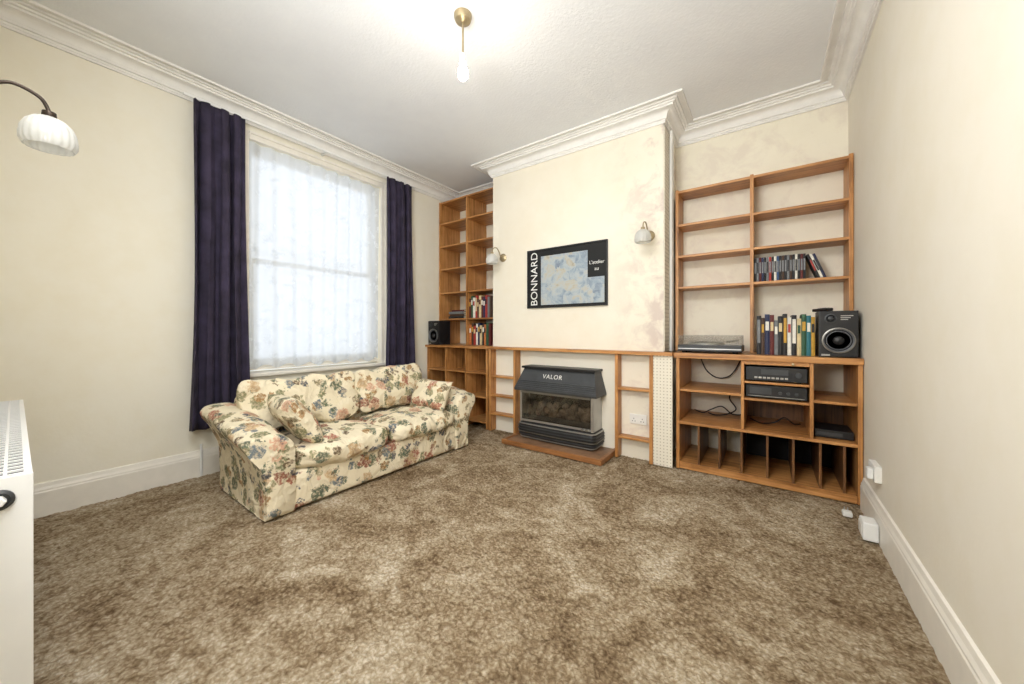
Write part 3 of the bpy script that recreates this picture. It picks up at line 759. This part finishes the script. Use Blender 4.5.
# ------------------------------------------------------------------ wall lights and pendant
def sconce(x, y, z, sgn, label, metal):
    s = thing('wall_light', label, 'wall light', (x, y, z), None)
    MB().lathe([(.045,0),(.045,sgn*.008),(.03,sgn*.018),(.012,sgn*.024),(0,sgn*.025)], (x,y+sgn*.001,z), 'Y', 24).build('wall_plate', metal, s, smooth=40)
    pts = spline([(x,y+sgn*.02,z),(x,y+sgn*.055,z+.01),(x,y+sgn*.08,z+.055),(x,y+sgn*.125,z+.088),(x,y+sgn*.18,z+.07),(x,y+sgn*.2,z+.03)])
    MB().tube(pts, .0055, 10).build('arm', metal, s, smooth=60)
    c = (x, y+sgn*.2, z-.045)
    MB().lathe([(.006,.078),(.016,.074),(.018,.05),(.016,.046)], c, 'Z', 20).build('lamp_holder', metal, s, smooth=40)
    MB().lathe([(.02,.0545),(.036,.047),(.052,.03),(.061,.008),(.064,-.016),(.063,-.036),(.056,-.05),(.053,-.049),(.06,-.035),(.061,-.016),(.058,.008),(.048,.027),(.03,.043),(.018,.05)], c, 'Z', 120, cap=False, flute=.02, nf=20).build('shade', M['shade'], s, smooth=80)
    return s
sconce(-2.384, BY, 1.91, -1, 'wall light with frosted shade at the window side of the poster', M['brass'])
sconce(-.822, BY, 1.91, -1, 'wall light with frosted shade between poster and wide bookcase', M['brass'])
sconce(-2.0, YF, 1.82, 1, 'close wall light with frosted shade on curved arm above the radiator', M['bronze'])
LX, LY = -1.46, 1.54
pd = thing('pendant_light', 'bare lit bulb hanging from a brass rod at the ceiling centre', 'ceiling light', (LX, LY, CZ))
MB().lathe([(.052,-.001),(.052,-.016),(.045,-.034),(.02,-.044),(.008,-.05),(0,-.051)], (LX,LY,CZ), 'Z', 28).build('ceiling_rose', M['brass'], pd, smooth=40)
MB().tube([(LX,LY,CZ-.05),(LX,LY,CZ-.24)], .006).build('rod', M['brass'], pd, smooth=60)
MB().lathe([(.008,-.225),(.018,-.235),(.02,-.25),(.02,-.285),(.015,-.29)], (LX,LY,CZ), 'Z', 20).build('lamp_holder', M['plastic'], pd, smooth=40)
MB().lathe([(.013,-.291),(.016,-.303),(.026,-.32),(.031,-.34),(.029,-.36),(.018,-.377),(0,-.383)], (LX,LY,CZ), 'Z', 24).build('bulb', M['bulb'], pd, smooth=70)

# ------------------------------------------------------------------ radiator
rd = thing('radiator', 'white panel radiator with slotted top beside the camera', 'radiator', (-2.29, -.03, .13))
ra, re_, r0, r1, rz0, rz1 = -3.10, -1.48, -.082, .025, .13, .75
for y0, y1 in ((r1-.010, r1), (r0, r0+.010)):
    b = MB(); b.box(ra, re_-.004, y0, y1, rz0, rz1-.012, .003)
    sg = 1 if y0 > -.03 else -1
    for i in range(40):
        x = ra+.03+i*.039
        b.box(x, x+.02, (y1 if sg > 0 else y0-.004), (y1+.004 if sg > 0 else y0), rz0+.03, rz1-.05)
    b.build('panel', M['white'], rd)
b = MB()
for y0, y1 in ((r1-.011, r1+.002), (r0-.002, r0+.012), (r0+.036, r0+.042), (r0+.066, r0+.072)):
    b.box(ra, re_, y0, y1, rz1-.006, rz1, .001)
for i in range(42):
    x = ra+.004+i*.0387; b.box(x, x+.010, r0+.01, r1-.01, rz1-.005, rz1-.0005)
b.build('top_grille', M['white'], rd)
MB().box(ra+.01, re_-.01, r0+.011, r1-.011, rz0+.02, rz1-.014).build('slot_shade_block', M['slotshade'], rd)  # solid dark block added under the grille so its gaps look shaded
MB().box(re_-.003, re_+.004, r0-.003, r1+.003, rz0-.002, rz1+.001, .002).build('side_panel', M['white'], rd)
MB().lathe([(.024,.0),(.024,.006),(.018,.010),(.016,.004),(0,.004)], (re_+.004,-.022,.70), 'X', 24).build('plug_ring', M['char'], rd, smooth=40)
MB().lathe([(.012,.0),(.012,.02),(.009,.024),(0,.024)], (re_+.0085,-.022,.70), 'X', 6).build('bleed_plug', M['white'], rd)
for x in (ra+.2, re_-.2): MB().box(x, x+.03, YF+.001, r0-.006, .3, .6).build('bracket', M['white'], rd)

# ------------------------------------------------------------------ light, world, camera
w = bpy.data.worlds.new('World'); bpy.context.scene.world = w; w.use_nodes = True
bg = w.node_tree.nodes['Background']; bg.inputs['Color'].default_value = (.90,.95,1,1); bg.inputs['Strength'].default_value = 1.5
def area(name, loc, target, sx, sy, p, col):
    l = bpy.data.lights.new(name, 'AREA'); l.shape = 'RECTANGLE'; l.size = sx; l.size_y = sy; l.energy = p; l.color = col
    o = bpy.data.objects.new(name, l); C.objects.link(o); o.location = loc
    o.rotation_euler = (Vector(target)-Vector(loc)).to_track_quat('-Z', 'Y').to_euler(); return o
pt = area('window_portal', (XL-.23, (WY0+WY1)/2, (WZ0+WZ1)/2), (0, (WY0+WY1)/2, (WZ0+WZ1)/2), 1.9, 1.2, 1, (1,1,1))
pt.data.cycles.is_portal = True
area('added_room_fill', (-.95, .02, 2.66), (-1.6, 1.7, 0), 1.6, .6, 56, (.96,.975,1))  # unseen fill light added above the camera to brighten the room
area('added_ceiling_fill', (-.8, -.4, 1.5), (-2.0, 2.0, 2.96), .9, .5, 50, (.96,.98,1))  # added fill light, out of view, aimed upward to lift the ceiling
cam = bpy.data.cameras.new('Camera'); co = bpy.data.objects.new('Camera', cam); C.objects.link(co)
cam.sensor_width = 36; cam.lens = 357/1024*36; cam.shift_y = -11/1024; cam.clip_start = .02
co.location = (0, 0, H); co.rotation_euler = (R(90), 0, math.atan2(256, 357))
bpy.context.scene.camera = co
bpy.context.scene.view_settings.view_transform = 'Standard'
